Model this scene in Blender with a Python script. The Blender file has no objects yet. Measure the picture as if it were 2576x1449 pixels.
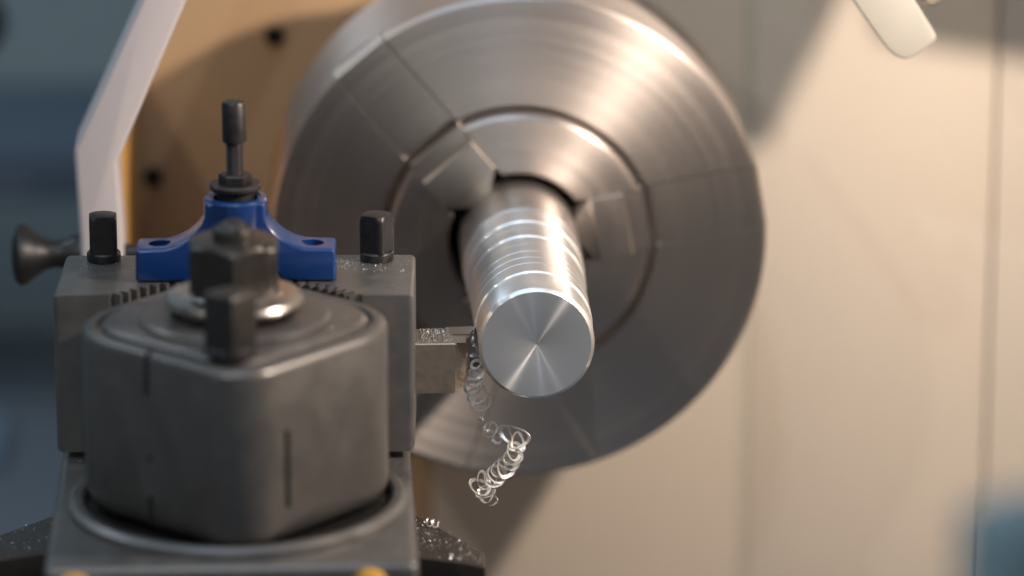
import bpy, bmesh, math, random
from mathutils import Vector, Matrix
R = math.radians
random.seed(7)
S = 0.001                                   # all shapes below are written in millimetres
scn = bpy.context.scene
col = scn.collection

# ------------------------------------------------------------------ camera
cam_d = bpy.data.cameras.new('camera')
cam = bpy.data.objects.new('camera', cam_d); col.objects.link(cam)
cam.location = (-0.064596, -1.236629, 0.381765)
cam.rotation_euler = (R(90 - 16.3975), 0, R(-2.6523))
cam_d.sensor_width = 36.0
cam_d.lens = 36.0 * 11000.0 / 2576.0
cam_d.clip_start = 0.05; cam_d.clip_end = 50
cam_d.dof.use_dof = True
cam_d.dof.focus_distance = 1.306
cam_d.dof.aperture_fstop = 4.5
scn.camera = cam

# ------------------------------------------------------------------ world and lamps
w = bpy.data.worlds.new('World'); scn.world = w; w.use_nodes = True
bg = w.node_tree.nodes['Background']
bg.inputs['Color'].default_value = (0.56, 0.65, 0.78, 1)
bg.inputs['Strength'].default_value = 0.15

def lamp(name, loc, target, size, power, color, shape='DISK', size_y=None):
    d = bpy.data.lights.new(name, 'AREA'); d.shape = shape; d.size = size
    if size_y: d.size_y = size_y
    d.energy = power; d.color = color
    o = bpy.data.objects.new(name, d); col.objects.link(o)
    o.location = loc
    o.rotation_euler = (Vector(target) - Vector(loc)).to_track_quat('-Z', 'Y').to_euler()
    return o
lamp('machine_lamp', (0.222, -0.125, 0.218), (0.04, 0.16, -0.02), 0.018, 2.3, (1.0, 0.845, 0.72))
lamp('led_lamp', (-0.46, -0.79, 0.69), (0, 0, 0), 0.013, 1.5, (1.0, 0.97, 0.84))
lamp('led_lamp', (-0.07, -0.75, 0.78), (0, 0, 0), 0.012, 1.2, (0.80, 0.90, 1.0))
lamp('led_lamp', (-0.85, -0.50, 0.70), (0, 0, 0), 0.020, 0.35, (1.0, 1.0, 0.80))
lamp('ceiling_lamp', (-0.25, -0.35, 1.40), (-0.05, 0.1, 0), 1.2, 5.5, (0.62, 0.79, 1.0), 'RECTANGLE', 0.8)
lamp('wall_fill', (-0.75, 0.45, 0.75), (-0.28, 0.9, -0.15), 0.5, 3.0, (0.72, 0.86, 1.0), 'RECTANGLE', 0.2)  # added fill that brightens the far wall, not a known fixture

scn.view_settings.view_transform = 'Standard'
scn.view_settings.look = 'None'
scn.view_settings.exposure = 0.0
scn.view_settings.gamma = 1.0
scn.cycles.use_denoising = True
scn.cycles.sample_clamp_indirect = 4.0
scn.cycles.max_bounces = 8

# ------------------------------------------------------------------ materials
def mat(name, color, rough=0.5, metal=0.0, aniso=0.0, coat=0.0, noise=0.0, nscale=200.0, rnoise=0.0,
        bump=0.0, bscale=1500.0, spec=0.5, radial=False, arot=0.0, streak=0.0):
    m = bpy.data.materials.new(name); m.use_nodes = True
    nt = m.node_tree; N = nt.nodes; L = nt.links
    p = N['Principled BSDF']
    p.inputs['Base Color'].default_value = (*color, 1)
    p.inputs['Roughness'].default_value = rough
    p.inputs['Metallic'].default_value = metal
    p.inputs['Specular IOR Level'].default_value = spec
    p.inputs['Coat Weight'].default_value = coat
    p.inputs['Coat Roughness'].default_value = 0.15
    tc = N.new('ShaderNodeTexCoord')
    if noise or rnoise:
        n = N.new('ShaderNodeTexNoise'); n.inputs['Scale'].default_value = nscale
        n.inputs['Detail'].default_value = 6; n.inputs['Roughness'].default_value = 0.6
        L.new(tc.outputs['Object'], n.inputs['Vector'])
        if noise:
            mx = N.new('ShaderNodeMix'); mx.data_type = 'RGBA'
            lo = tuple(c * (1 - noise) for c in color); hi = tuple(min(1, c * (1 + noise)) for c in color)
            mx.inputs[6].default_value = (*lo, 1); mx.inputs[7].default_value = (*hi, 1)
            L.new(n.outputs['Fac'], mx.inputs[0]); L.new(mx.outputs[2], p.inputs['Base Color'])
        if rnoise:
            mr = N.new('ShaderNodeMapRange')
            mr.inputs['From Min'].default_value = 0.3; mr.inputs['From Max'].default_value = 0.7
            mr.inputs['To Min'].default_value = max(0.03, rough - rnoise); mr.inputs['To Max'].default_value = rough + rnoise
            L.new(n.outputs['Fac'], mr.inputs['Value']); L.new(mr.outputs['Result'], p.inputs['Roughness'])
    if bump:
        n2 = N.new('ShaderNodeTexNoise'); n2.inputs['Scale'].default_value = bscale; n2.inputs['Detail'].default_value = 5
        L.new(tc.outputs['Object'], n2.inputs['Vector'])
        b = N.new('ShaderNodeBump'); b.inputs['Strength'].default_value = bump; b.inputs['Distance'].default_value = 0.0004
        L.new(n2.outputs['Fac'], b.inputs['Height']); L.new(b.outputs['Normal'], p.inputs['Normal'])
    if streak:
        mp = N.new('ShaderNodeMapping'); mp.inputs['Scale'].default_value = (40, 40, 2200)
        L.new(tc.outputs['Object'], mp.inputs['Vector'])
        n3 = N.new('ShaderNodeTexNoise'); n3.inputs['Scale'].default_value = 1.0; n3.inputs['Detail'].default_value = 3
        L.new(mp.outputs[0], n3.inputs['Vector'])
        b3 = N.new('ShaderNodeBump'); b3.inputs['Strength'].default_value = streak; b3.inputs['Distance'].default_value = 0.0003
        L.new(n3.outputs['Fac'], b3.inputs['Height'])
        if bump: L.new(b.outputs['Normal'], b3.inputs['Normal'])
        L.new(b3.outputs['Normal'], p.inputs['Normal'])
    if radial:
        p.inputs['Anisotropic'].default_value = aniso
        p.inputs['Anisotropic Rotation'].default_value = arot
        # tool marks run round the turning axis (object Z): tangent = axis x position
        cr = N.new('ShaderNodeVectorMath'); cr.operation = 'CROSS_PRODUCT'; cr.inputs[0].default_value = (0, 0, 1)
        L.new(tc.outputs['Object'], cr.inputs[1])
        vt = N.new('ShaderNodeVectorTransform'); vt.vector_type = 'VECTOR'; vt.convert_from = 'OBJECT'; vt.convert_to = 'WORLD'
        L.new(cr.outputs['Vector'], vt.inputs[0])
        nm = N.new('ShaderNodeVectorMath'); nm.operation = 'NORMALIZE'; L.new(vt.outputs[0], nm.inputs[0])
        L.new(nm.outputs['Vector'], p.inputs['Tangent'])
    return m

def turned(name, color, rough, aniso, ring=0.12, scale=900.0, bump=0.0):
    """metal turned on a lathe: concentric tool marks vary the gloss"""
    m = mat(name, color, rough, 1.0, aniso=aniso, radial=True, arot=AROT)
    nt = m.node_tree; N = nt.nodes; L = nt.links; p = N['Principled BSDF']
    tc = N.new('ShaderNodeTexCoord'); sp = N.new('ShaderNodeSeparateXYZ'); L.new(tc.outputs['Object'], sp.inputs[0])
    v = N.new('ShaderNodeCombineXYZ'); L.new(sp.outputs['X'], v.inputs['X']); L.new(sp.outputs['Y'], v.inputs['Y'])
    ln = N.new('ShaderNodeVectorMath'); ln.operation = 'LENGTH'; L.new(v.outputs[0], ln.inputs[0])
    c = N.new('ShaderNodeCombineXYZ'); L.new(ln.outputs['Value'], c.inputs['X']); L.new(sp.outputs['Z'], c.inputs['Y'])
    n = N.new('ShaderNodeTexNoise'); n.inputs['Scale'].default_value = scale; n.inputs['Detail'].default_value = 4
    L.new(c.outputs[0], n.inputs['Vector'])
    mr = N.new('ShaderNodeMapRange'); mr.inputs['From Min'].default_value = 0.3; mr.inputs['From Max'].default_value = 0.7
    mr.inputs['To Min'].default_value = rough * (1 - ring * 2); mr.inputs['To Max'].default_value = rough * (1 + ring * 2)
    L.new(n.outputs['Fac'], mr.inputs['Value']); L.new(mr.outputs['Result'], p.inputs['Roughness'])
    mx = N.new('ShaderNodeMix'); mx.data_type = 'RGBA'
    mx.inputs[6].default_value = (*[k * (1 - ring) for k in color], 1)
    mx.inputs[7].default_value = (*[min(1, k * (1 + ring)) for k in color], 1)
    L.new(n.outputs['Fac'], mx.inputs[0]); L.new(mx.outputs[2], p.inputs['Base Color'])
    return m
AROT = 0.25
def soft_lobe(m, fac, rough):
    """micro-scratches beside the tool marks: part of the surface scatters evenly"""
    nt = m.node_tree; p = nt.nodes['Principled BSDF']; out = nt.nodes['Material Output']
    g = nt.nodes.new('ShaderNodeBsdfGlossy'); g.inputs['Roughness'].default_value = rough
    g.inputs['Color'].default_value = p.inputs['Base Color'].default_value
    mx = nt.nodes.new('ShaderNodeMixShader'); mx.inputs[0].default_value = fac
    nt.links.new(p.outputs[0], mx.inputs[1]); nt.links.new(g.outputs[0], mx.inputs[2]); nt.links.new(mx.outputs[0], out.inputs['Surface'])
M = {}
M['rod'] = turned('turned_aluminium', (0.94, 0.94, 0.94), 0.22, 1.0, 0.008, 4000)
soft_lobe(M['rod'], 0.42, 0.50)
M['stock'] = turned('raw_bar', (0.62, 0.58, 0.55), 0.34, 0.5, 0.10, 1500)
M['chuck'] = turned('chuck_steel', (0.49, 0.44, 0.405), 0.42, 0.82, 0.06, 260)
M['jaw'] = turned('jaw_steel', (0.49, 0.44, 0.405), 0.42, 0.82, 0.06, 260)
M['post'] = mat('blackened_steel', (0.130, 0.123, 0.117), 0.40, 0.58, noise=0.20, nscale=120, rnoise=0.10, bump=0.05, bscale=3000, streak=0.12)
M['holder'] = mat('ground_steel', (0.165, 0.157, 0.150), 0.40, 0.65, noise=0.20, nscale=160, rnoise=0.10, bump=0.06, bscale=4000, streak=0.10)
M['tooth'] = mat('bare_spline_steel', (0.42, 0.36, 0.31), 0.35, 1.0, noise=0.2, nscale=300)
M['black'] = mat('black_oxide', (0.045, 0.042, 0.042), 0.42, 0.7, noise=0.3, nscale=300, rnoise=0.08)
M['plastic'] = mat('black_plastic', (0.012, 0.012, 0.012), 0.45, 0.0)
M['nut'] = mat('oiled_steel_nut', (0.060, 0.055, 0.051), 0.36, 0.7, noise=0.25, nscale=200, rnoise=0.08)
M['washer'] = mat('bright_washer', (0.45, 0.42, 0.39), 0.30, 1.0, noise=0.1, nscale=200, rnoise=0.05)
M['blue'] = mat('blue_plastic', (0.004, 0.030, 0.135), 0.30, 0.0, noise=0.1, nscale=150, coat=0.3, bump=0.04, bscale=700)
M['tool'] = mat('tool_steel', (0.33, 0.28, 0.23), 0.36, 0.8, noise=0.2, nscale=300, rnoise=0.08, bump=0.08, bscale=2500)
M['grind'] = mat('ground_tool_tip', (0.62, 0.50, 0.38), 0.30, 1.0, noise=0.1, nscale=800)
M['chip'] = mat('aluminium_chip', (0.88, 0.86, 0.83), 0.42, 0.85, noise=0.15, nscale=600)
M['cream'] = mat('cream_paint', (0.66, 0.575, 0.475), 0.42, 0.0, noise=0.05, nscale=14, bump=0.02, bscale=900)
M['ochre'] = mat('bounce_ochre', (0.60, 0.33, 0.10), 0.5)  # orange glow of bounced light put into the inner wall's colour
M['seal'] = mat('joint_sealant', (0.60, 0.55, 0.45), 0.5)
M['tan'] = mat('tan_face', (0.52, 0.335, 0.19), 0.42, 0.0, noise=0.05, nscale=14)  # left face panel, browner and darker than the cream ones
M['rim'] = mat('pale_paint', (0.54, 0.49, 0.495), 0.45, 0.0, noise=0.04, nscale=30)
M['strip'] = mat('ivory_plastic', (0.30, 0.285, 0.25), 0.5, 0.0, noise=0.06, nscale=60)
M['screw'] = mat('screw_and_gap_shade', (0.02, 0.019, 0.018), 0.5, 0.5)
M['brass'] = mat('yellow_cap', (0.50, 0.24, 0.012), 0.5, 0.0)
M['slide'] = mat('slide_steel', (0.14, 0.134, 0.128), 0.40, 0.65, noise=0.3, nscale=90, rnoise=0.12, bump=0.06, bscale=2500)
M['plate'] = mat('oily_iron', (0.075, 0.062, 0.052), 0.38, 0.6, noise=0.35, nscale=140, rnoise=0.12, bump=0.1, bscale=2500)
M['teal'] = mat('teal_enamel', (0.19, 0.28, 0.32), 0.4, 0.0)
M['wall'] = mat('slate_wall', (0.27, 0.325, 0.33), 0.8, 0.0, noise=0.2, nscale=4)
M['navy'] = mat('navy_enamel', (0.085, 0.115, 0.155), 0.5, 0.0, noise=0.1, nscale=10)
M['bench'] = mat('grey_bench', (0.14, 0.16, 0.185), 0.6, 0.0, noise=0.15, nscale=12)
M['sheet'] = mat('pale_blue_sheet', (0.22, 0.32, 0.42), 0.5, 0.0)

# ------------------------------------------------------------------ helpers
def tag(o, label=None, cat=None, group=None, kind=None):
    if label: o['label'] = label
    if cat: o['category'] = cat
    if group: o['group'] = group
    if kind: o['kind'] = kind
    return o
def empty(name, loc, label, cat, rot=(0, 0, 0), group=None):
    o = bpy.data.objects.new(name, None); col.objects.link(o)
    o.location = [c * S for c in loc]; o.rotation_euler = rot; o.empty_display_size = 0.01
    return tag(o, label, cat, group)
def link(name, bm, m, parent=None, loc=(0, 0, 0), rot=(0, 0, 0), sharp=32):
    bmesh.ops.recalc_face_normals(bm, faces=bm.faces)
    me = bpy.data.meshes.new(name)
    bmesh.ops.scale(bm, vec=(S, S, S), verts=bm.verts)
    bm.to_mesh(me); bm.free()
    me.polygons.foreach_set('use_smooth', [True] * len(me.polygons))
    me.set_sharp_from_angle(angle=R(sharp))
    me.materials.append(M[m])
    o = bpy.data.objects.new(name, me); col.objects.link(o)
    o.parent = parent; o.location = [c * S for c in loc]; o.rotation_euler = rot
    return o
def lathe(prof, seg=96, close_start=True, close_end=True):
    bm = bmesh.new(); rings = []
    for r, z in prof:
        rings.append([bm.verts.new((r * math.cos(2 * math.pi * i / seg), r * math.sin(2 * math.pi * i / seg), z)) for i in range(seg)])
    for a, b in zip(rings, rings[1:]):
        for i in range(seg):
            bm.faces.new((a[i], a[(i + 1) % seg], b[(i + 1) % seg], b[i]))
    if close_start: bm.faces.new(rings[0])
    if close_end: bm.faces.new(rings[-1])
    return bm
def loft(rings):
    """rings: lists of equal-length 3D points, capped at both ends"""
    bm = bmesh.new(); vr = [[bm.verts.new(p) for p in r] for r in rings]; n = len(vr[0])
    for a, b in zip(vr, vr[1:]):
        for i in range(n):
            bm.faces.new((a[i], a[(i + 1) % n], b[(i + 1) % n], b[i]))
    bm.faces.new(vr[0]); bm.faces.new(vr[-1])
    return bm
def box(x0, x1, y0, y1, z0, z1, bev=0.0, seg=2, bm=None):
    bm = bm or bmesh.new()
    r = bmesh.ops.create_cube(bm, size=1.0, matrix=Matrix.Translation(((x0 + x1) / 2, (y0 + y1) / 2, (z0 + z1) / 2)) @ Matrix.Diagonal((x1 - x0, y1 - y0, z1 - z0, 1)))
    if bev:
        es = list({e for v in r['verts'] for e in v.link_edges})
        bmesh.ops.bevel(bm, geom=es, offset=bev, segments=seg, profile=0.5, affect='EDGES')
    return bm
def prism(poly, a0, a1, axis='z', bev=0.0, seg=2, keep=None):
    """extrude a 2D outline; axis z: (x,y) outline, axis y: (x,z) outline"""
    P = (lambda u, v, a: (u, v, a)) if axis == 'z' else (lambda u, v, a: (u, a, v))
    bm = bmesh.new()
    lo = [bm.verts.new(P(u, v, a0)) for u, v in poly]; hi = [bm.verts.new(P(u, v, a1)) for u, v in poly]
    n = len(poly)
    for i in range(n): bm.faces.new((lo[i], lo[(i + 1) % n], hi[(i + 1) % n], hi[i]))
    bm.faces.new(lo); bm.faces.new(hi)
    bmesh.ops.recalc_face_normals(bm, faces=bm.faces)
    if bev:
        es = [e for e in bm.edges if (keep is None or keep(e)) and len(e.link_faces) == 2 and e.calc_face_angle(0) > R(25)]
        bmesh.ops.bevel(bm, geom=es, offset=bev, segments=seg, profile=0.5, affect='EDGES', clamp_overlap=True)
    return bm
def cut(o, cutters):
    """boolean difference, baked into the mesh"""
    tmp = []
    for bm in cutters:
        bmesh.ops.recalc_face_normals(bm, faces=bm.faces)
        me = bpy.data.meshes.new('cutter'); bmesh.ops.scale(bm, vec=(S, S, S), verts=bm.verts); bm.to_mesh(me); bm.free()
        c = bpy.data.objects.new('cutter', me); col.objects.link(c); c.matrix_world = o.matrix_world.copy(); tmp.append(c)
        c.parent = o.parent; c.location = o.location; c.rotation_euler = o.rotation_euler
        md = o.modifiers.new('cut', 'BOOLEAN'); md.object = c; md.operation = 'DIFFERENCE'; md.solver = 'EXACT'
    bpy.context.view_layer.update()
    dg = bpy.context.evaluated_depsgraph_get()
    me = bpy.data.meshes.new_from_object(o.evaluated_get(dg))
    o.modifiers.clear(); old = o.data; o.data = me; bpy.data.meshes.remove(old)
    me.polygons.foreach_set('use_smooth', [True] * len(me.polygons)); me.set_sharp_from_angle(angle=R(32))
    for c in tmp:
        d = c.data; bpy.data.objects.remove(c); bpy.data.meshes.remove(d)
def arc(cx, cy, r, a0, a1, n):
    return [(cx + r * math.cos(R(a0 + (a1 - a0) * i / n)), cy + r * math.sin(R(a0 + (a1 - a0) * i / n))) for i in range(n + 1)]

# ------------------------------------------------------------------ background behind the machine
o = link('workshop_wall', box(-1600, 1600, 900, 920, -1400, 1200), 'wall'); tag(o, kind='structure')
cab = empty('wall_cabinet', (-330, 700, -145), 'blurred navy blue cabinet hanging far behind at left', 'cabinet')
link('body', box(-190, 190, 0, 120, 0, 28, 3), 'navy', cab)
for k in range(3):
    d = link('door', box(-185 + k * 124, -64 + k * 124, -5, -0.2, 2, 26, 1.5), 'navy', cab)
    link('handle', box(-140 + k * 124, -110 + k * 124, -10, -5.2, 6, 10, 1), 'bench', d)
bn = empty('work_bench', (-330, 520, -900), 'blurred grey bench low in the background at left', 'bench')
link('bench_top', box(-330, 190, 0, 330, 632, 652, 3), 'bench', bn)
link('front_panel', box(-320, 180, 12, 30, 0, 631.5, 2), 'bench', bn)
o = link('folded_sheet', box(-90, 26, 0, 60, 0, 10, 3), 'sheet', None, (-235, 620, -247.6))
tag(o, 'pale blue blurred sheet lying on the grey bench at the left edge', 'sheet')
kb = empty('dark_knob', (-196, 400, 8), 'dark blurred round knob cut by the top left corner', 'knob', (R(90), 0, 0))
link('ball', lathe([(0.5, 14), (6, 13), (11, 9), (14, 2), (14, -3), (11, -9), (6, -12.5), (5, -14)], 48), 'plastic', kb)
link('stem', lathe([(4, -13.5), (4, -160)], 24), 'black', kb)

# ------------------------------------------------------------------ headstock
hs = empty('headstock', (0, 240, -170), 'cream painted lathe headstock behind the spinning chuck', 'headstock')
def hp(x0, x1, z0, z1, bev=1.2): return box(x0, x1, 0, 20, z0, z1, bev)
link('face_panel', hp(-24.8, 84.2, -60, 420, 0.5), 'cream', hs)
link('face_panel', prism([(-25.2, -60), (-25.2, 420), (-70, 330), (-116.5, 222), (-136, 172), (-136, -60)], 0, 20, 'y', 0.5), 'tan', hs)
link('face_panel', hp(88.4, 173.0, -60, 420, 0.5), 'cream', hs)
link('face_panel', hp(174.0, 330, -60, 420, 0.5), 'cream', hs)
link('backing', box(-66, 330, 20.2, 60, -60, 400), 'cream', hs)
seam = link('seam_strip', box(84.3, 88.3, 0.9, 19.8, -60, 420, 0.1), 'seal', hs)
for x, z in ((-78.4, 39.0), (-121.4, -10.9), (-60, 118), (-118, -120)):
    s = link('screw', lathe([(3.4, 0), (3.4, 1.6), (2.8, 2.2), (1.6, 2.2), (1.5, 0.6)], 24), 'screw', hs, (x, 0, z + 170), (R(90), 0, 0))
ro = [(-83.8, 160), (-117.8, 86.5), (-139.9, 38.7), (-138.8, 10.4), (-138.8, -230)]
ri = [(-69.4, 160), (-103.7, 86.4), (-126.4, 34.7), (-125.2, 10.2), (-125.0, -230)]
rim_poly = [(x, z + 170) for x, z in ro] + [(x, z + 170) for x, z in reversed(ri)]
link('rim', prism(rim_poly, -155, -133, 'y', 1.6, 3), 'rim', hs)
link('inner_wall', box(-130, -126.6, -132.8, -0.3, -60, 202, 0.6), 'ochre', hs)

sg = tag(empty('warm_bounce_panel', (270, -100, -200), None, None), kind='structure')  # added unseen panel that gives the metal warm reflections
link('sheet', box(0, 3, -420, 335, 0, 330, 1), 'cream', sg)
link('bottom_flange', box(-30, -0.2, -420, 335, 0, 3, 1), 'cream', sg)

# spindle and chuck
ck = empty('lathe_chuck', (0, 113.7, 0), 'round three jaw steel chuck gripping the metal rod', 'chuck', (R(90), 0, 0))
chuck_body = link('body', lathe([(22.5, -50), (22.5, 1.4), (23.5, 2.4), (40.6, 2.4), (41.8, 1.2), (41.8, -5), (44.8, -5), (44.8, 0),
                    (78.5, 0), (80, -1.5), (80, -56), (79, -57), (30, -57), (30, -50)], 192, True, True), 'chuck', ck)
slots = []
for a in (10, 130, 250):
    sb = box(15, 90, -10.35, 10.35, -8, 12); bmesh.ops.rotate(sb, verts=sb.verts, cent=(0, 0, 0), matrix=Matrix.Rotation(R(a), 3, 'Z')); slots.append(sb)
cut(chuck_body, slots)
link('back_plate', lathe([(20, -57.3), (70, -57.3), (71, -58.3), (71, -84), (60, -86), (52, -86), (52, -126), (20, -126)], 96), 'chuck', ck)
def jaw_mesh():
    prof = [(24, -7.9), (24, 4.6), (25.0, 5.6), (35.0, 5.6), (35.8, 4.8), (35.8, 2.2), (41.6, 2.1), (41.8, 1.8), (41.8, -4.9), (44.8, -4.9), (44.8, -0.25), (78.2, -0.25), (79.6, -1.65), (79.6, -7.9)]
    bm = bmesh.new()
    lo = [bm.verts.new((r, -10, h)) for r, h in prof]; hi = [bm.verts.new((r, 10, h)) for r, h in prof]
    n = len(prof)
    for i in range(n): bm.faces.new((lo[i], lo[(i + 1) % n], hi[(i + 1) % n], hi[i]))
    bm.faces.new(lo); bm.faces.new(hi)
    t = [(23.9, -10, -7.9), (23.9, 10, -7.9), (23.9, 10, 4.6), (23.9, -10, 4.6), (19.05, -4, -30), (19.05, 4, -30), (19.05, 4, 3.6), (19.05, -4, 3.6)]
    v = [bm.verts.new(p) for p in t]
    for f in ((0, 1, 2, 3), (4, 5, 6, 7), (0, 1, 5, 4), (1, 2, 6, 5), (2, 3, 7, 6), (3, 0, 4, 7)): bm.faces.new([v[i] for i in f])
    return bm
j0 = link('jaw', jaw_mesh(), 'jaw', ck, rot=(0, 0, R(10)))
for a in (130, 250):
    j = j0.copy(); col.objects.link(j); j.parent = ck; j.rotation_euler = (0, 0, R(a))

# ------------------------------------------------------------------ workpiece
rod = empty('metal_rod', (0, 0, 0), 'bright turned aluminium rod with ringed steps held in the chuck', 'rod', (R(90), 0, 0))
r0 = 17.27
prof = [(0.12, -0.06), (0.25, 0.0), (16.2, 0.0), (16.22, -0.02), (r0 - .05, -1.0), (r0, -1.1)]
def groove(r, y, d): return [(r, -(y - d)), (r - d, -y), (r, -(y + d * 1.4))]
def step(r, y, d): return [(r, -y), (r + d, -(y + d * 0.9))]
prof += step(r0, 16.6, .5); r1 = r0 + .5
prof += groove(r1, 25.6, .26) + groove(r1, 32.0, .28) + groove(r1, 38.6, .32) + groove(r1, 46.8, .14)
prof += step(r1, 54.4, .46); r2 = r1 + .46
prof += groove(r2, 62.4, .18) + step(r2, 69.6, .46); r3 = r2 + .46
prof += [(r3, -83)]
link('turned_length', lathe(prof, 160), 'rod', rod)
link('raw_length', lathe([(r3 - .1, -83.1), (18.95, -83.5), (18.95, -160)], 128), 'stock', rod)

# ------------------------------------------------------------------ lower slides
poly = [(-36, -8), (-17.2, -42), (-17.4, -54)] + [(-24, -50), (-36.6, -44.7), (-60, -37), (-90, -33), (-120, -33), (-147, -37), (-157.2, -42.4), (-190, -66), (-215, -66), (-215, -52), (-158.7, -20), (-148, -8.0), (-130, 12), (-55, 12)]
cs = empty('cross_slide', (0, 0, -90), 'dark oily cross slide plate strewn with chips under the tool post', 'slide')
link('top_plate', prism(poly, 26, 40, 'z', 0.8, 3), 'plate', cs)
link('base', box(-138, -42, -20, 60, -160, 25.8, 2), 'plate', cs)
link('lower_step', prism([(-18.5, -56), (-18.5, -140), (-240, -140), (-240, -70), (-190, -60), (-157, -38), (-90, -28), (-37, -40)], -60, 14, 'z', 0.8), 'plate', cs)

sl = empty('compound_slide', (-88.5, -55, -50), 'dark steel compound slide carrying the tool post', 'slide')
link('body', box(-52.0, 50.6, -54.5, 80, 0.2, 21.5, 2.6, 4), 'slide', sl)
link('ring', lathe([(43.5, 21.7), (43.5, 23.4), (44.6, 24.4), (46.6, 24.4), (48.2, 23.2), (48.6, 21.7)], 128, True, True) if False else lathe([(43.5, 21.7), (43.5, 23.4), (44.6, 24.4), (46.6, 24.4), (48.2, 23.2), (48.6, 21.7), (43.5, 21.7)], 128, False, False), 'slide', sl, (0.5, -1, 0))
link('column_gap_shade', lathe([(30, 21.55), (43.3, 21.55), (43.3, 21.75), (30, 21.75), (30, 21.55)], 96, False, False), 'screw', sl, (0.5, -1, 0))  # flat black ring: shade of the gap under the column, as colour
for x in (-43.5, 37.2):
    oc = link('oiler', lathe([(5.2, 0), (5.2, 2.0), (4.2, 3.2), (2.0, 4.2), (0.4, 4.5)], 32), 'brass', sl, (x, -54.6, 15.2), (R(90), 0, 0))

# ------------------------------------------------------------------ tool post
def outline(inset, z, h=38.0, radii=(14, 26, 26, 26), rot=47.0):
    # corners of a square turned on edge; the first one points at the camera
    pts = []
    hh = h - inset
    for k, (sx, sy, a0) in enumerate(((-1, -1, 180), (1, -1, 270), (1, 1, 0), (-1, 1, 90))):
        r = max(0.5, radii[k] - inset)
        for i in range(15):
            a = R(a0 + 90 * i / 14)
            pts.append((sx * (hh - r) + r * math.cos(a), sy * (hh - r) + r * math.sin(a)))
    c, s = math.cos(R(rot)), math.sin(R(rot))
    return [(c * x - s * y, s * x + c * y, z) for x, y in pts]
tp = empty('tool_post', (-88.0, -55, -28.3), 'dark square steel tool post column with hex nut on top', 'tool post')
ZP = 28.3
rings = [outline(6.0, -28.2 + ZP), outline(3.0, -26.6 + ZP), outline(1.0, -24.6 + ZP), outline(0.0, -22 + ZP), outline(0.0, 22.6 + ZP), outline(0.5, 24.0 + ZP), outline(1.6, 24.9 + ZP), outline(3.0, 25.1 + ZP),
         outline(3.9, 24.8 + ZP), outline(4.3, 23.6 + ZP), outline(5.6, 23.6 + ZP), outline(5.9, 25.2 + ZP), outline(6.8, 26.0 + ZP), outline(7.8, 26.1 + ZP)]
body = link('column', loft(rings), 'post', tp)
def wall_cut(angle_deg, u, z0, z1, half, depth=2.5):
    # a slot in a face whose outward normal has this angle; u = offset along the face
    a = R(angle_deg); nx, ny = math.cos(a), math.sin(a); tx, ty = -ny, nx
    bm = box(38 - depth, 40, u - half, u + half, z0 + ZP, z1 + ZP)
    bmesh.ops.rotate(bm, verts=bm.verts, cent=(0, 0, 0), matrix=Matrix.Rotation(a, 3, 'Z'))
    return bm
fl, fr = 180 + 47, 270 + 47                # outward normals of the two faces seen
hole = lathe([(0.9, 0), (0.9, 6)], 20); bmesh.ops.rotate(hole, verts=hole.verts, cent=(0, 0, 0), matrix=Matrix.Rotation(R(90), 3, 'Y'))
bmesh.ops.translate(hole, verts=hole.verts, vec=(34, 3, -5.5 + ZP)); bmesh.ops.rotate(hole, verts=hole.verts, cent=(0, 0, 0), matrix=Matrix.Rotation(R(fl), 3, 'Z'))
cut(body, [wall_cut(fl, 2.5, 12.5, 27, 0.9), wall_cut(fl, 3.0, -30, -16.5, 0.9), wall_cut(fr, -19.5, -17, 5.5, 0.95), hole])
link('boss', lathe([(27, 26.2 + ZP), (27, 27.0 + ZP), (26.3, 27.6 + ZP), (18, 27.6 + ZP)], 96), 'post', tp)
kn = []
bm = bmesh.new(); n = 180; rr = []
for z in (27.7 + ZP, 30.2 + ZP):
    rr.append([(((18.0 if i % 2 else 17.5)) * math.cos(2 * math.pi * i / n), ((18.0 if i % 2 else 17.5)) * math.sin(2 * math.pi * i / n), z) for i in range(n)])
bm.free(); link('knurled_ring', loft(rr), 'nut', tp, sharp=10)
link('washer', lathe([(12, 30.3 + ZP), (18.6, 30.3 + ZP), (19.4, 30.9 + ZP), (19.5, 31.8 + ZP), (18.9, 33.0 + ZP), (17.6, 33.6 + ZP), (13.5, 33.7 + ZP), (13, 34.2 + ZP), (11, 34.2 + ZP)], 96), 'washer', tp)
def hexring(af, z, rot=30, cut_r=None):
    R0 = af / math.sqrt(3); pts = []
    for k in range(6):
        a, b = R(60 * k + rot - 30 + 30), R(60 * (k + 1) + rot)
        for i in range(8):
            t = i / 8
            x = R0 * (math.cos(a) * (1 - t) + math.cos(b) * t); y = R0 * (math.sin(a) * (1 - t) + math.sin(b) * t)
            if cut_r:
                d = math.hypot(x, y)
                if d > cut_r: x, y = x * cut_r / d, y * cut_r / d
            pts.append((x, y, z))
    return pts
nr = [hexring(24.0, 34.4 + ZP, cut_r=13.0), hexring(24.6, 35.2 + ZP), hexring(24.6, 47.2 + ZP), hexring(24.6, 48.2 + ZP, cut_r=13.2), hexring(24.6, 49.0 + ZP, cut_r=12.0), hexring(24.6, 49.2 + ZP, cut_r=11.0)]
link('hex_nut', loft(nr), 'nut', tp)
link('stud', lathe([(5.9, 47 + ZP), (5.9, 51.4 + ZP), (5.5, 52.4 + ZP), (4.6, 53.0 + ZP), (4.4, 52.5 + ZP), (3.9, 52.6 + ZP), (3.2, 53.7 + ZP), (1.6, 54.6 + ZP), (0.3, 54.8 + ZP)], 48), 'nut', tp)
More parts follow.
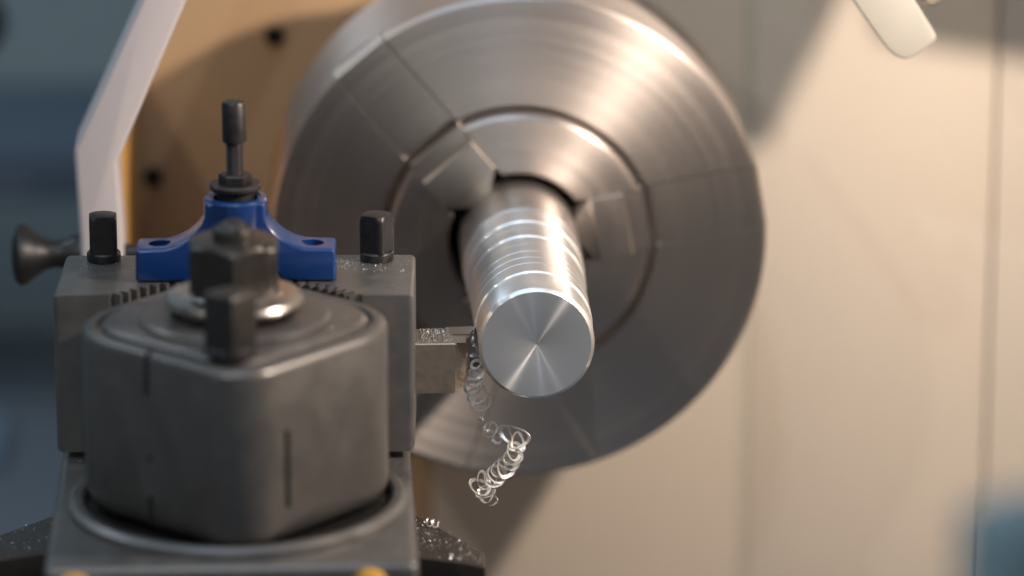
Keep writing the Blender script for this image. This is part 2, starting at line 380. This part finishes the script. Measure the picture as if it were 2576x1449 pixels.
cb = link('clamp_bolt', box(-5.3, 5.3, -5.3, 5.3, 26.4 + ZP, 44.5 + ZP, 0.8, 3), 'nut', tp, (-0.6, -36.5, 0), (0, 0, R(49)))
link('collar', lathe([(6.6, 26.2 + ZP), (6.6, 28.4 + ZP), (6.0, 29 + ZP), (5, 29 + ZP)], 48), 'black', cb)

# ------------------------------------------------------------------ tool holder
th = empty('tool_holder', (-88.3, 4, -27.0), 'grey steel tool holder block behind the tool post', 'tool holder', (0, 0, R(-2.2)))
# outline with a toothed concave recess on the post side (local coordinates)
tooth = []
cx, cy, rr_ = 0.3, -49.0, 46.0
a_l, a_r = 146.5, 33.5
nT = 26
for k in range(nT):
    a = a_l + (a_r - a_l) * k / nT; da = (a_r - a_l) / nT
    for f, r in ((0.0, rr_), (0.42, rr_), (0.55, rr_ - 2.6), (0.87, rr_ - 2.6)):
        tooth.append((cx + r * math.cos(R(a + da * f)), cy + r * math.sin(R(a + da * f))))
hpoly = [(-52.4, -22.0)] + tooth + [(52.4, -22.0), (52.4, 22.0), (-52.4, 22.0)]
hpoly = [p for p in hpoly if p[1] >= -22.0]
def outer(e):
    (x0, y0, z0), (x1, y1, z1) = e.verts[0].co, e.verts[1].co
    return not any(math.hypot(x - cx, y - cy) < rr_ + 0.5 and abs(x) < 42 for x, y in ((x0, y0), (x1, y1)))
blk = link('block', prism(hpoly, 0.8, 48.6, 'z', 1.7, 4, outer), 'holder', th)
def bolt(x, y, rot):
    b = link('clamp_bolt', lathe([(4.95, 48.7), (5.05, 49.2), (5.05, 50.9), (4.7, 51.4), (3, 51.4)], 48), 'black', th, (x, y, 0), (0, 0, R(rot)))
    rr2 = []
    for z, cr in ((51.2, 5.3), (61.0, 5.3), (62.0, 4.95), (62.7, 4.35), (62.9, 3.6)):
        ring = []
        for k in range(4):
            a, c = ((-4.05, -4.05), (4.05, -4.05), (4.05, 4.05), (-4.05, 4.05))[k], ((4.05, -4.05), (4.05, 4.05), (-4.05, 4.05), (-4.05, -4.05))[k]
            for i in range(10):
                t = i / 10; px, py = a[0] * (1 - t) + c[0] * t, a[1] * (1 - t) + c[1] * t
                d = math.hypot(px, py)
                if d > cr: px, py = px * cr / d, py * cr / d
                ring.append((px, py, z))
        rr2.append(ring)
    link('square_head', loft(rr2), 'black', b)
bolt(-40.5, 15.5, 4); bolt(40.9, 15.5, -27)

# ------------------------------------------------------------------ cutting tool
ct = empty('cutting_tool', (-36, 10, -8), 'square shank cutting tool touching the left side of the rod', 'cutting tool')
plan = [(-10, -7.2), (12.0, -7.2), (16.4, 0.2), (18.3, 6.6), (17.6, 8.0), (-10, 8.0)]
bt = [(-10, -7.2), (11.6, -7.2), (14.6, 0.2), (15.6, 6.6), (14.8, 8.0), (-10, 8.0)]
shank = link('shank', loft([[(x, y, -7.7) for x, y in bt], [(x, y, 7.4) for x, y in plan], [(x - (.3 if x > 0 else 0), y + (.3 if y < 0 else -.3), 7.75) for x, y in plan]]), 'tool', ct)
link('ground_edge', loft([[(11.7, -7.25, -7.6), (14.7, 0.15, -7.6), (14.3, 0.3, -7.6), (11.4, -6.9, -7.6)], [(12.1, -7.25, 7.1), (16.5, 0.15, 7.1), (16.0, 0.3, 7.1), (11.8, -6.9, 7.1)]]), 'grind', ct)
link('insert', loft([[(9.5, 1.2, 7.8), (16.3, 1.2, 7.8), (18.35, 6.6, 7.8), (17.7, 7.9, 7.8), (9.5, 7.9, 7.8)],
                     [(9.5, 1.2, 8.1), (16.4, 1.2, 8.1), (18.55, 6.7, 8.3), (17.8, 7.9, 8.4), (9.5, 7.9, 8.2)]]), 'tool', ct)
clog = bmesh.new()                                   # crust of fine chips caked on the shank
g = {}
nx_, ny_ = 60, 34
for i in range(nx_ + 1):
    for j in range(ny_ + 1):
        x = 0.6 + 14.6 * i / nx_; y = -6.6 + 14.2 * j / ny_
        edge = min(i, nx_ - i, 6) / 6 * min(j + 1, ny_ - j, 5) / 5
        hgt = max(0.02, (0.35 + 0.75 * (j / ny_)) * edge * random.uniform(0.35, 1.1) * (1.0 if i < 34 else max(0.08, 1 - (i - 34) / 16)))
        g[i, j] = clog.verts.new((x, y, 7.76 + hgt))
for i in range(nx_):
    for j in range(ny_):
        clog.faces.new((g[i, j], g[i + 1, j], g[i + 1, j + 1], g[i, j + 1]))
o = link('chip_crust', clog, 'chip', ct, sharp=3); o['kind'] = 'stuff'
M['crust'] = mat('caked_chips', (0.48, 0.44, 0.41), 0.35, 1.0, noise=0.3, nscale=900)
o.data.materials[0] = M['crust']

# ------------------------------------------------------------------ blue bridge with threaded stud
bk = empty('blue_knob', (-88.3, 2, 21.7), 'glossy blue two armed knob with a hole in each arm', 'knob', (0, 0, R(-1.5)))
half = [(0, 24.0), (8.7, 24.0), (8.9, 19.5), (9.8, 17.3), (11.6, 15.0), (14.0, 12.9), (17.0, 11.2), (20.5, 10.2), (29.2, 9.9), (29.4, 0.15), (13.6, 0.15), (11.8, 3.0), (8.0, 6.4), (0, 7.4)]
bpoly = [(x, z) for x, z in half] + [(-x, z) for x, z in reversed(half[1:-1])]
br = link('bridge', prism(bpoly, -6.8, 6.8, 'y', 1.1, 4), 'blue', bk)
def vhole(x, r, z0, z1):
    h = lathe([(r, z0), (r, z1)], 32); bmesh.ops.translate(h, verts=h.verts, vec=(x, 0, 0)); return h
cut(br, [vhole(-22.5, 3.3, 4, 14), vhole(22.5, 3.3, 4, 14), vhole(0, 6.6, 20.5, 30)])
link('hub', lathe([(7.0, 14.2), (8.8, 14.2), (9.3, 15.2), (9.3, 23.6), (8.8, 24.3), (7.6, 24.5), (7.2, 24.1), (7.0, 22), (7.0, 14.2)], 64, False, False), 'blue', bk)
st = link('threaded_stud', lathe([(5.6, 21), (5.6, 26.4), (2.6, 26.4)] + [(2.65 if i % 2 else 2.35, 30.0 + i * 0.4) for i in range(27)] + [(3.55, 41.0), (3.6, 41.6), (3.6, 52.2), (3.2, 52.9), (2.2, 53.1)], 40), 'black', bk)
link('washer', lathe([(2.8, 26.5), (7.2, 26.5), (7.7, 27.0), (7.7, 27.9), (7.2, 28.5), (2.8, 28.5)], 64, False, False), 'black', bk)
link('lock_nut', lathe([(2.8, 28.6), (4.9, 28.6), (4.9, 30.8), (4.5, 31.3), (2.8, 31.3)], 6, False, False), 'black', bk)

# ------------------------------------------------------------------ black knob at the left
k2 = empty('black_knob', (-150, 92, 3.5), 'black flared plastic knob left of the tool holder', 'knob', (0, R(-90), 0))
link('grip', lathe([(0.5, 10.6), (5, 10.4), (8.6, 9.4), (9.8, 8.0), (9.6, 6.4), (7.0, 3.0), (4.8, -0.5), (4.2, -3.5), (4.8, -6.5), (6.2, -9), (6.4, -12), (6, -14)], 64), 'plastic', k2)
link('stem', lathe([(3, -14), (3, -60)], 24), 'black', k2)

# ------------------------------------------------------------------ ivory strip, top right
g1 = empty('ivory_flap', (112, 80, 66), 'ivory plastic flap hanging into the top right', 'flap')
fp = [(-10.1 - 24, 19.3 + 34), (-10.1, 19.3), (-1.6, 7.2), (0.6, 4.4), (3.4, 1.8), (6.3, 0.7), (9.0, 1.4), (14.4, 5.2), (16.1, 6.9), (15.9, 8.6), (9.2, 19.2), (9.2 - 24, 19.2 + 38)]
link('flap', prism(fp, -2.2, 2.2, 'y', 0.9, 3), 'strip', g1)
link('shadow_blocker', prism([(29, 25), (36, 25), (53, 62), (58, 47), (100, 40), (106, 110), (-30, 110), (-34, 54), (-6, 36)], 4, 9, 'y', 0.8), 'strip', g1)  # unseen blocker, shaped to throw the shadows on the wall
link('clip', lathe([(3.2, 0), (3.2, 5), (2.4, 5.6), (1, 5.6)], 24), 'washer', g1, (13.5, 8.0, 19.5), (R(90), 0, R(20)))

# ------------------------------------------------------------------ teal post close to the lens
tl = empty('teal_post', (70, -450, 40), 'blurred teal enamelled post at the bottom right corner', 'post', (0, 0, R(25)))
link('post', box(-9, 9, -9, 9, -60, 64, 1.5, 3), 'teal', tl)
link('cap', lathe([(3, 64.1), (7.0, 64.1), (7.0, 65.4), (6.0, 66.2), (3, 66.2)], 32), 'teal', tl)

# ------------------------------------------------------------------ swarf curl
def catmull(P, n):
    out = []
    Q = [P[0]] + P + [P[-1]]
    for i in range(1, len(Q) - 2):
        a, b, c, d = (Vector(q) for q in Q[i - 1:i + 3])
        for k in range(n):
            t = k / n
            out.append(0.5 * ((2 * b) + (c - a) * t + (2 * a - 5 * b + 4 * c - d) * t * t + (3 * b - a - 3 * c + d) * t ** 3))
    out.append(Vector(P[-1])); return out
def helix(p0, p1, r0_, r1_, turns, phase=0.0, per=26, jit=0.0):
    p0, p1 = Vector(p0), Vector(p1); ax = (p1 - p0).normalized()
    u = ax.orthogonal().normalized(); v = ax.cross(u); out = []
    n = int(turns * per)
    for i in range(n + 1):
        t = i / n; a = phase + 2 * math.pi * turns * t; r = r0_ + (r1_ - r0_) * t + random.uniform(-jit, jit)
        out.append(p0.lerp(p1, t) + u * (r * math.cos(a)) + v * (r * math.sin(a)))
    return out
def ribbon(name, pts, width, thick, m, parent, sharp=40):
    bm = bmesh.new(); rows = []
    n = len(pts)
    for i, p in enumerate(pts):
        t = (pts[min(i + 1, n - 1)] - pts[max(i - 1, 0)]).normalized()
        c = sum((pts[k] for k in range(max(0, i - 12), min(n, i + 13))), Vector()) / (min(n, i + 13) - max(0, i - 12))
        rad = (p - c); rad -= t * rad.dot(t)
        rad = rad.normalized() if rad.length > 1e-4 else t.orthogonal().normalized()
        b = t.cross(rad).normalized()
        wd = width * (0.45 + 0.35 * math.sin(i * 0.043) ** 2 + 0.2 * math.sin(i * 0.31) ** 2 + random.uniform(-.06, .06)) / 2 * min(1, 0.25 + i / 10, 0.25 + (n - 1 - i) / 10)
        rows.append([bm.verts.new(p + (b * .62 + rad * .78) * wd * sx + (rad * .62 - b * .78) * thick * sy) for sx, sy in ((-1, -.5), (1, -.5), (1, .5), (-1, .5))])
    for a, b in zip(rows, rows[1:]):
        for k in range(4): bm.faces.new((a[k], a[(k + 1) % 4], b[(k + 1) % 4], b[k]))
    bm.faces.new(rows[0]); bm.faces.new(rows[-1])
    return link(name, bm, m, parent, sharp=sharp)
sw = empty('swarf_curl', (0, 0, 0), 'long curling aluminium swarf strand hanging below the tool tip', 'swarf')
Y = 11
# (x, y, z, radius, turns per segment): one continuous strand, tight and loose by turns
KEY = [(-18.2, 15.5, 0.4, 0.1, 0.0), (-18.4, 13.0, -4.0, 0.5, 0.4), (-17.6, 11.5, -8.0, 1.5, 1.1), (-17.2, 11.0, -11.5, 2.2, 1.3),
       (-18.6, 10.5, -15.0, 2.2, 1.2), (-17.6, 11.0, -18.2, 3.0, 1.3), (-16.2, 10.5, -21.4, 3.3, 1.2), (-16.0, 11.0, -24.0, 0.9, 0.5),
       (-15.6, 11.0, -27.0, 1.1, 0.5), (-13.4, 10.5, -29.2, 1.9, 1.0), (-12.6, 10.0, -32.0, 2.1, 1.1), (-9.4, 10.5, -31.4, 2.3, 0.9),
       (-5.4, 9.5, -31.4, 3.5, 1.0), (-5.2, 10.5, -34.8, 2.2, 0.9), (-6.6, 9.0, -37.4, 2.4, 1.6), (-7.6, 10.0, -40.2, 2.8, 1.4),
       (-9.6, 9.5, -42.0, 3.1, 1.5), (-11.6, 9.0, -43.6, 3.0, 1.5), (-13.6, 9.5, -45.4, 2.8, 1.1), (-16.0, 9.0, -46.6, 3.4, 1.0),
       (-15.4, 9.5, -49.2, 2.6, 1.2), (-13.8, 9.0, -51.4, 2.2, 1.3), (-13.2, 9.0, -53.0, 0.6, 0.4)]
cl = catmull([k[:3] for k in KEY], 40); p = []; ang = 0.3
rnd = [(random.uniform(0.2, 0.9), random.uniform(0, 6.28), random.uniform(0.05, 0.16)) for _ in range(5)]
for i, c0 in enumerate(cl):
    seg = min(i // 40, len(KEY) - 2); t = i / 40 - seg
    t = min(max(t, 0), 1); r = 1.02 * (KEY[seg][3] * (1 - t) + KEY[seg + 1][3] * t)
    ang += 2 * math.pi * 1.12 * KEY[seg + 1][4] / 40
    tan = (cl[min(i + 1, len(cl) - 1)] - cl[max(i - 1, 0)]).normalized()
    ax = (tan * 0.75 + Vector((0.25 * math.sin(i * 0.021 + 1), 0.9, 0.35 * math.sin(i * 0.013)))).normalized()
    u = ax.cross(Vector((0.3, 0.1, 1))).normalized(); v = ax.cross(u)
    wob = 1 + sum(a_ * math.sin(f_ * ang + ph) for f_, ph, a_ in rnd)
    p.append(c0 + u * (r * wob * math.cos(ang)) + v * (r * (2 - wob) * 0.92 * math.sin(ang)) + ax * 0.3 * math.sin(ang * 0.37))
ribbon('strand', p, 1.3, 0.09, 'chip', sw)
curl2 = ribbon('fallen_curl', helix((-33.0, -18.5, -48.7), (-29.6, -21.6, -48.7), 1.2, 0.9, 2.3, 0.5, 28, .06), 0.6, 0.1, 'chip', None)
tag(curl2, 'small bright curl of swarf lying on the dark cross slide', 'swarf')

# ------------------------------------------------------------------ fine chips lying about
bm = bmesh.new()
def flake(x, y, z, s):
    n = random.choice((3, 4, 4)); a0 = random.uniform(0, 6.28)
    tilt = Matrix.Rotation(random.uniform(-0.9, 0.9), 3, 'X') @ Matrix.Rotation(random.uniform(-0.9, 0.9), 3, 'Y')
    base = []
    for k in range(n):
        a = a0 + k * 2 * math.pi / n; r = s * random.uniform(0.5, 1.2)
        base.append(tilt @ Vector((r * math.cos(a), r * math.sin(a) * random.uniform(0.4, 1), 0)))
    zz = min(v.z for v in base)
    top = [bm.verts.new((x + v.x, y + v.y, z - zz + v.z + 0.10)) for v in base]
    bot = [bm.verts.new((x + v.x, y + v.y, z - zz + v.z + 0.02)) for v in base]
    bm.faces.new(top); bm.faces.new(bot)
    for k in range(n): bm.faces.new((top[k], top[(k + 1) % n], bot[(k + 1) % n], bot[k]))
def scatter(n, fx, z, s0, s1):
    for _ in range(n):
        x, y = fx(); flake(x, y, z, random.uniform(s0, s1))
U = random.uniform
def on_plate_r():
    while True:
        x, y = U(-36.4, -17.6), U(-53, -8)
        if y < -8 - (x + 36) * 1.75 and y > -44.7 - (x + 36.6) * 0.46 + 1: return x, y
def on_plate_l():
    while True:
        x, y = U(-185, -141), U(-58, -9)
        if y < -8 + (x + 148) * 1.1 and y > -36 + (x + 147) * 0.68 + 1: return x, y
scatter(170, on_plate_r, -50.0, 0.08, 0.34)
scatter(22, on_plate_r, -50.0, 0.3, 0.55)
scatter(200, on_plate_l, -50.0, 0.08, 0.32)
th_rot = Matrix.Rotation(R(-2.2), 3, 'Z')
def on_holder(x0, x1, y0, y1):
    def f():
        while True:
            v = Vector((U(x0, x1), U(y0, y1), 0)); q = th_rot @ v
            if math.hypot(v.x - cx, v.y - cy) > rr_ + 0.8: return q.x - 88.3, q.y + 4
    return f
scatter(110, on_holder(29, 51, 2, 20), 21.6, 0.07, 0.26)
scatter(70, on_holder(-50, -30, 2, 20), 21.6, 0.07, 0.22)
def on_slide():
    while True:
        x, y = U(-138, -40), U(-106, 20)
        if math.hypot(x + 88, y + 56) > 50: return x, y
scatter(170, on_slide, -28.5, 0.08, 0.30)
def on_ring_gap():
    a = U(0, 6.28); r = U(38, 43); return -88 + r * math.cos(a), -56 + r * math.sin(a)
scatter(60, on_ring_gap, -28.5, 0.15, 0.4)
def on_lid():
    a = U(0, 6.28); r = U(27.6, 33); return -88 + r * math.cos(a), -55 + r * math.sin(a)
scatter(110, on_lid, 26.1, 0.06, 0.26)
o = link('metal_chips', bm, 'chip', None, sharp=10); tag(o, 'fine bright metal chips scattered over the slides and tool holder', 'chips', kind='stuff')
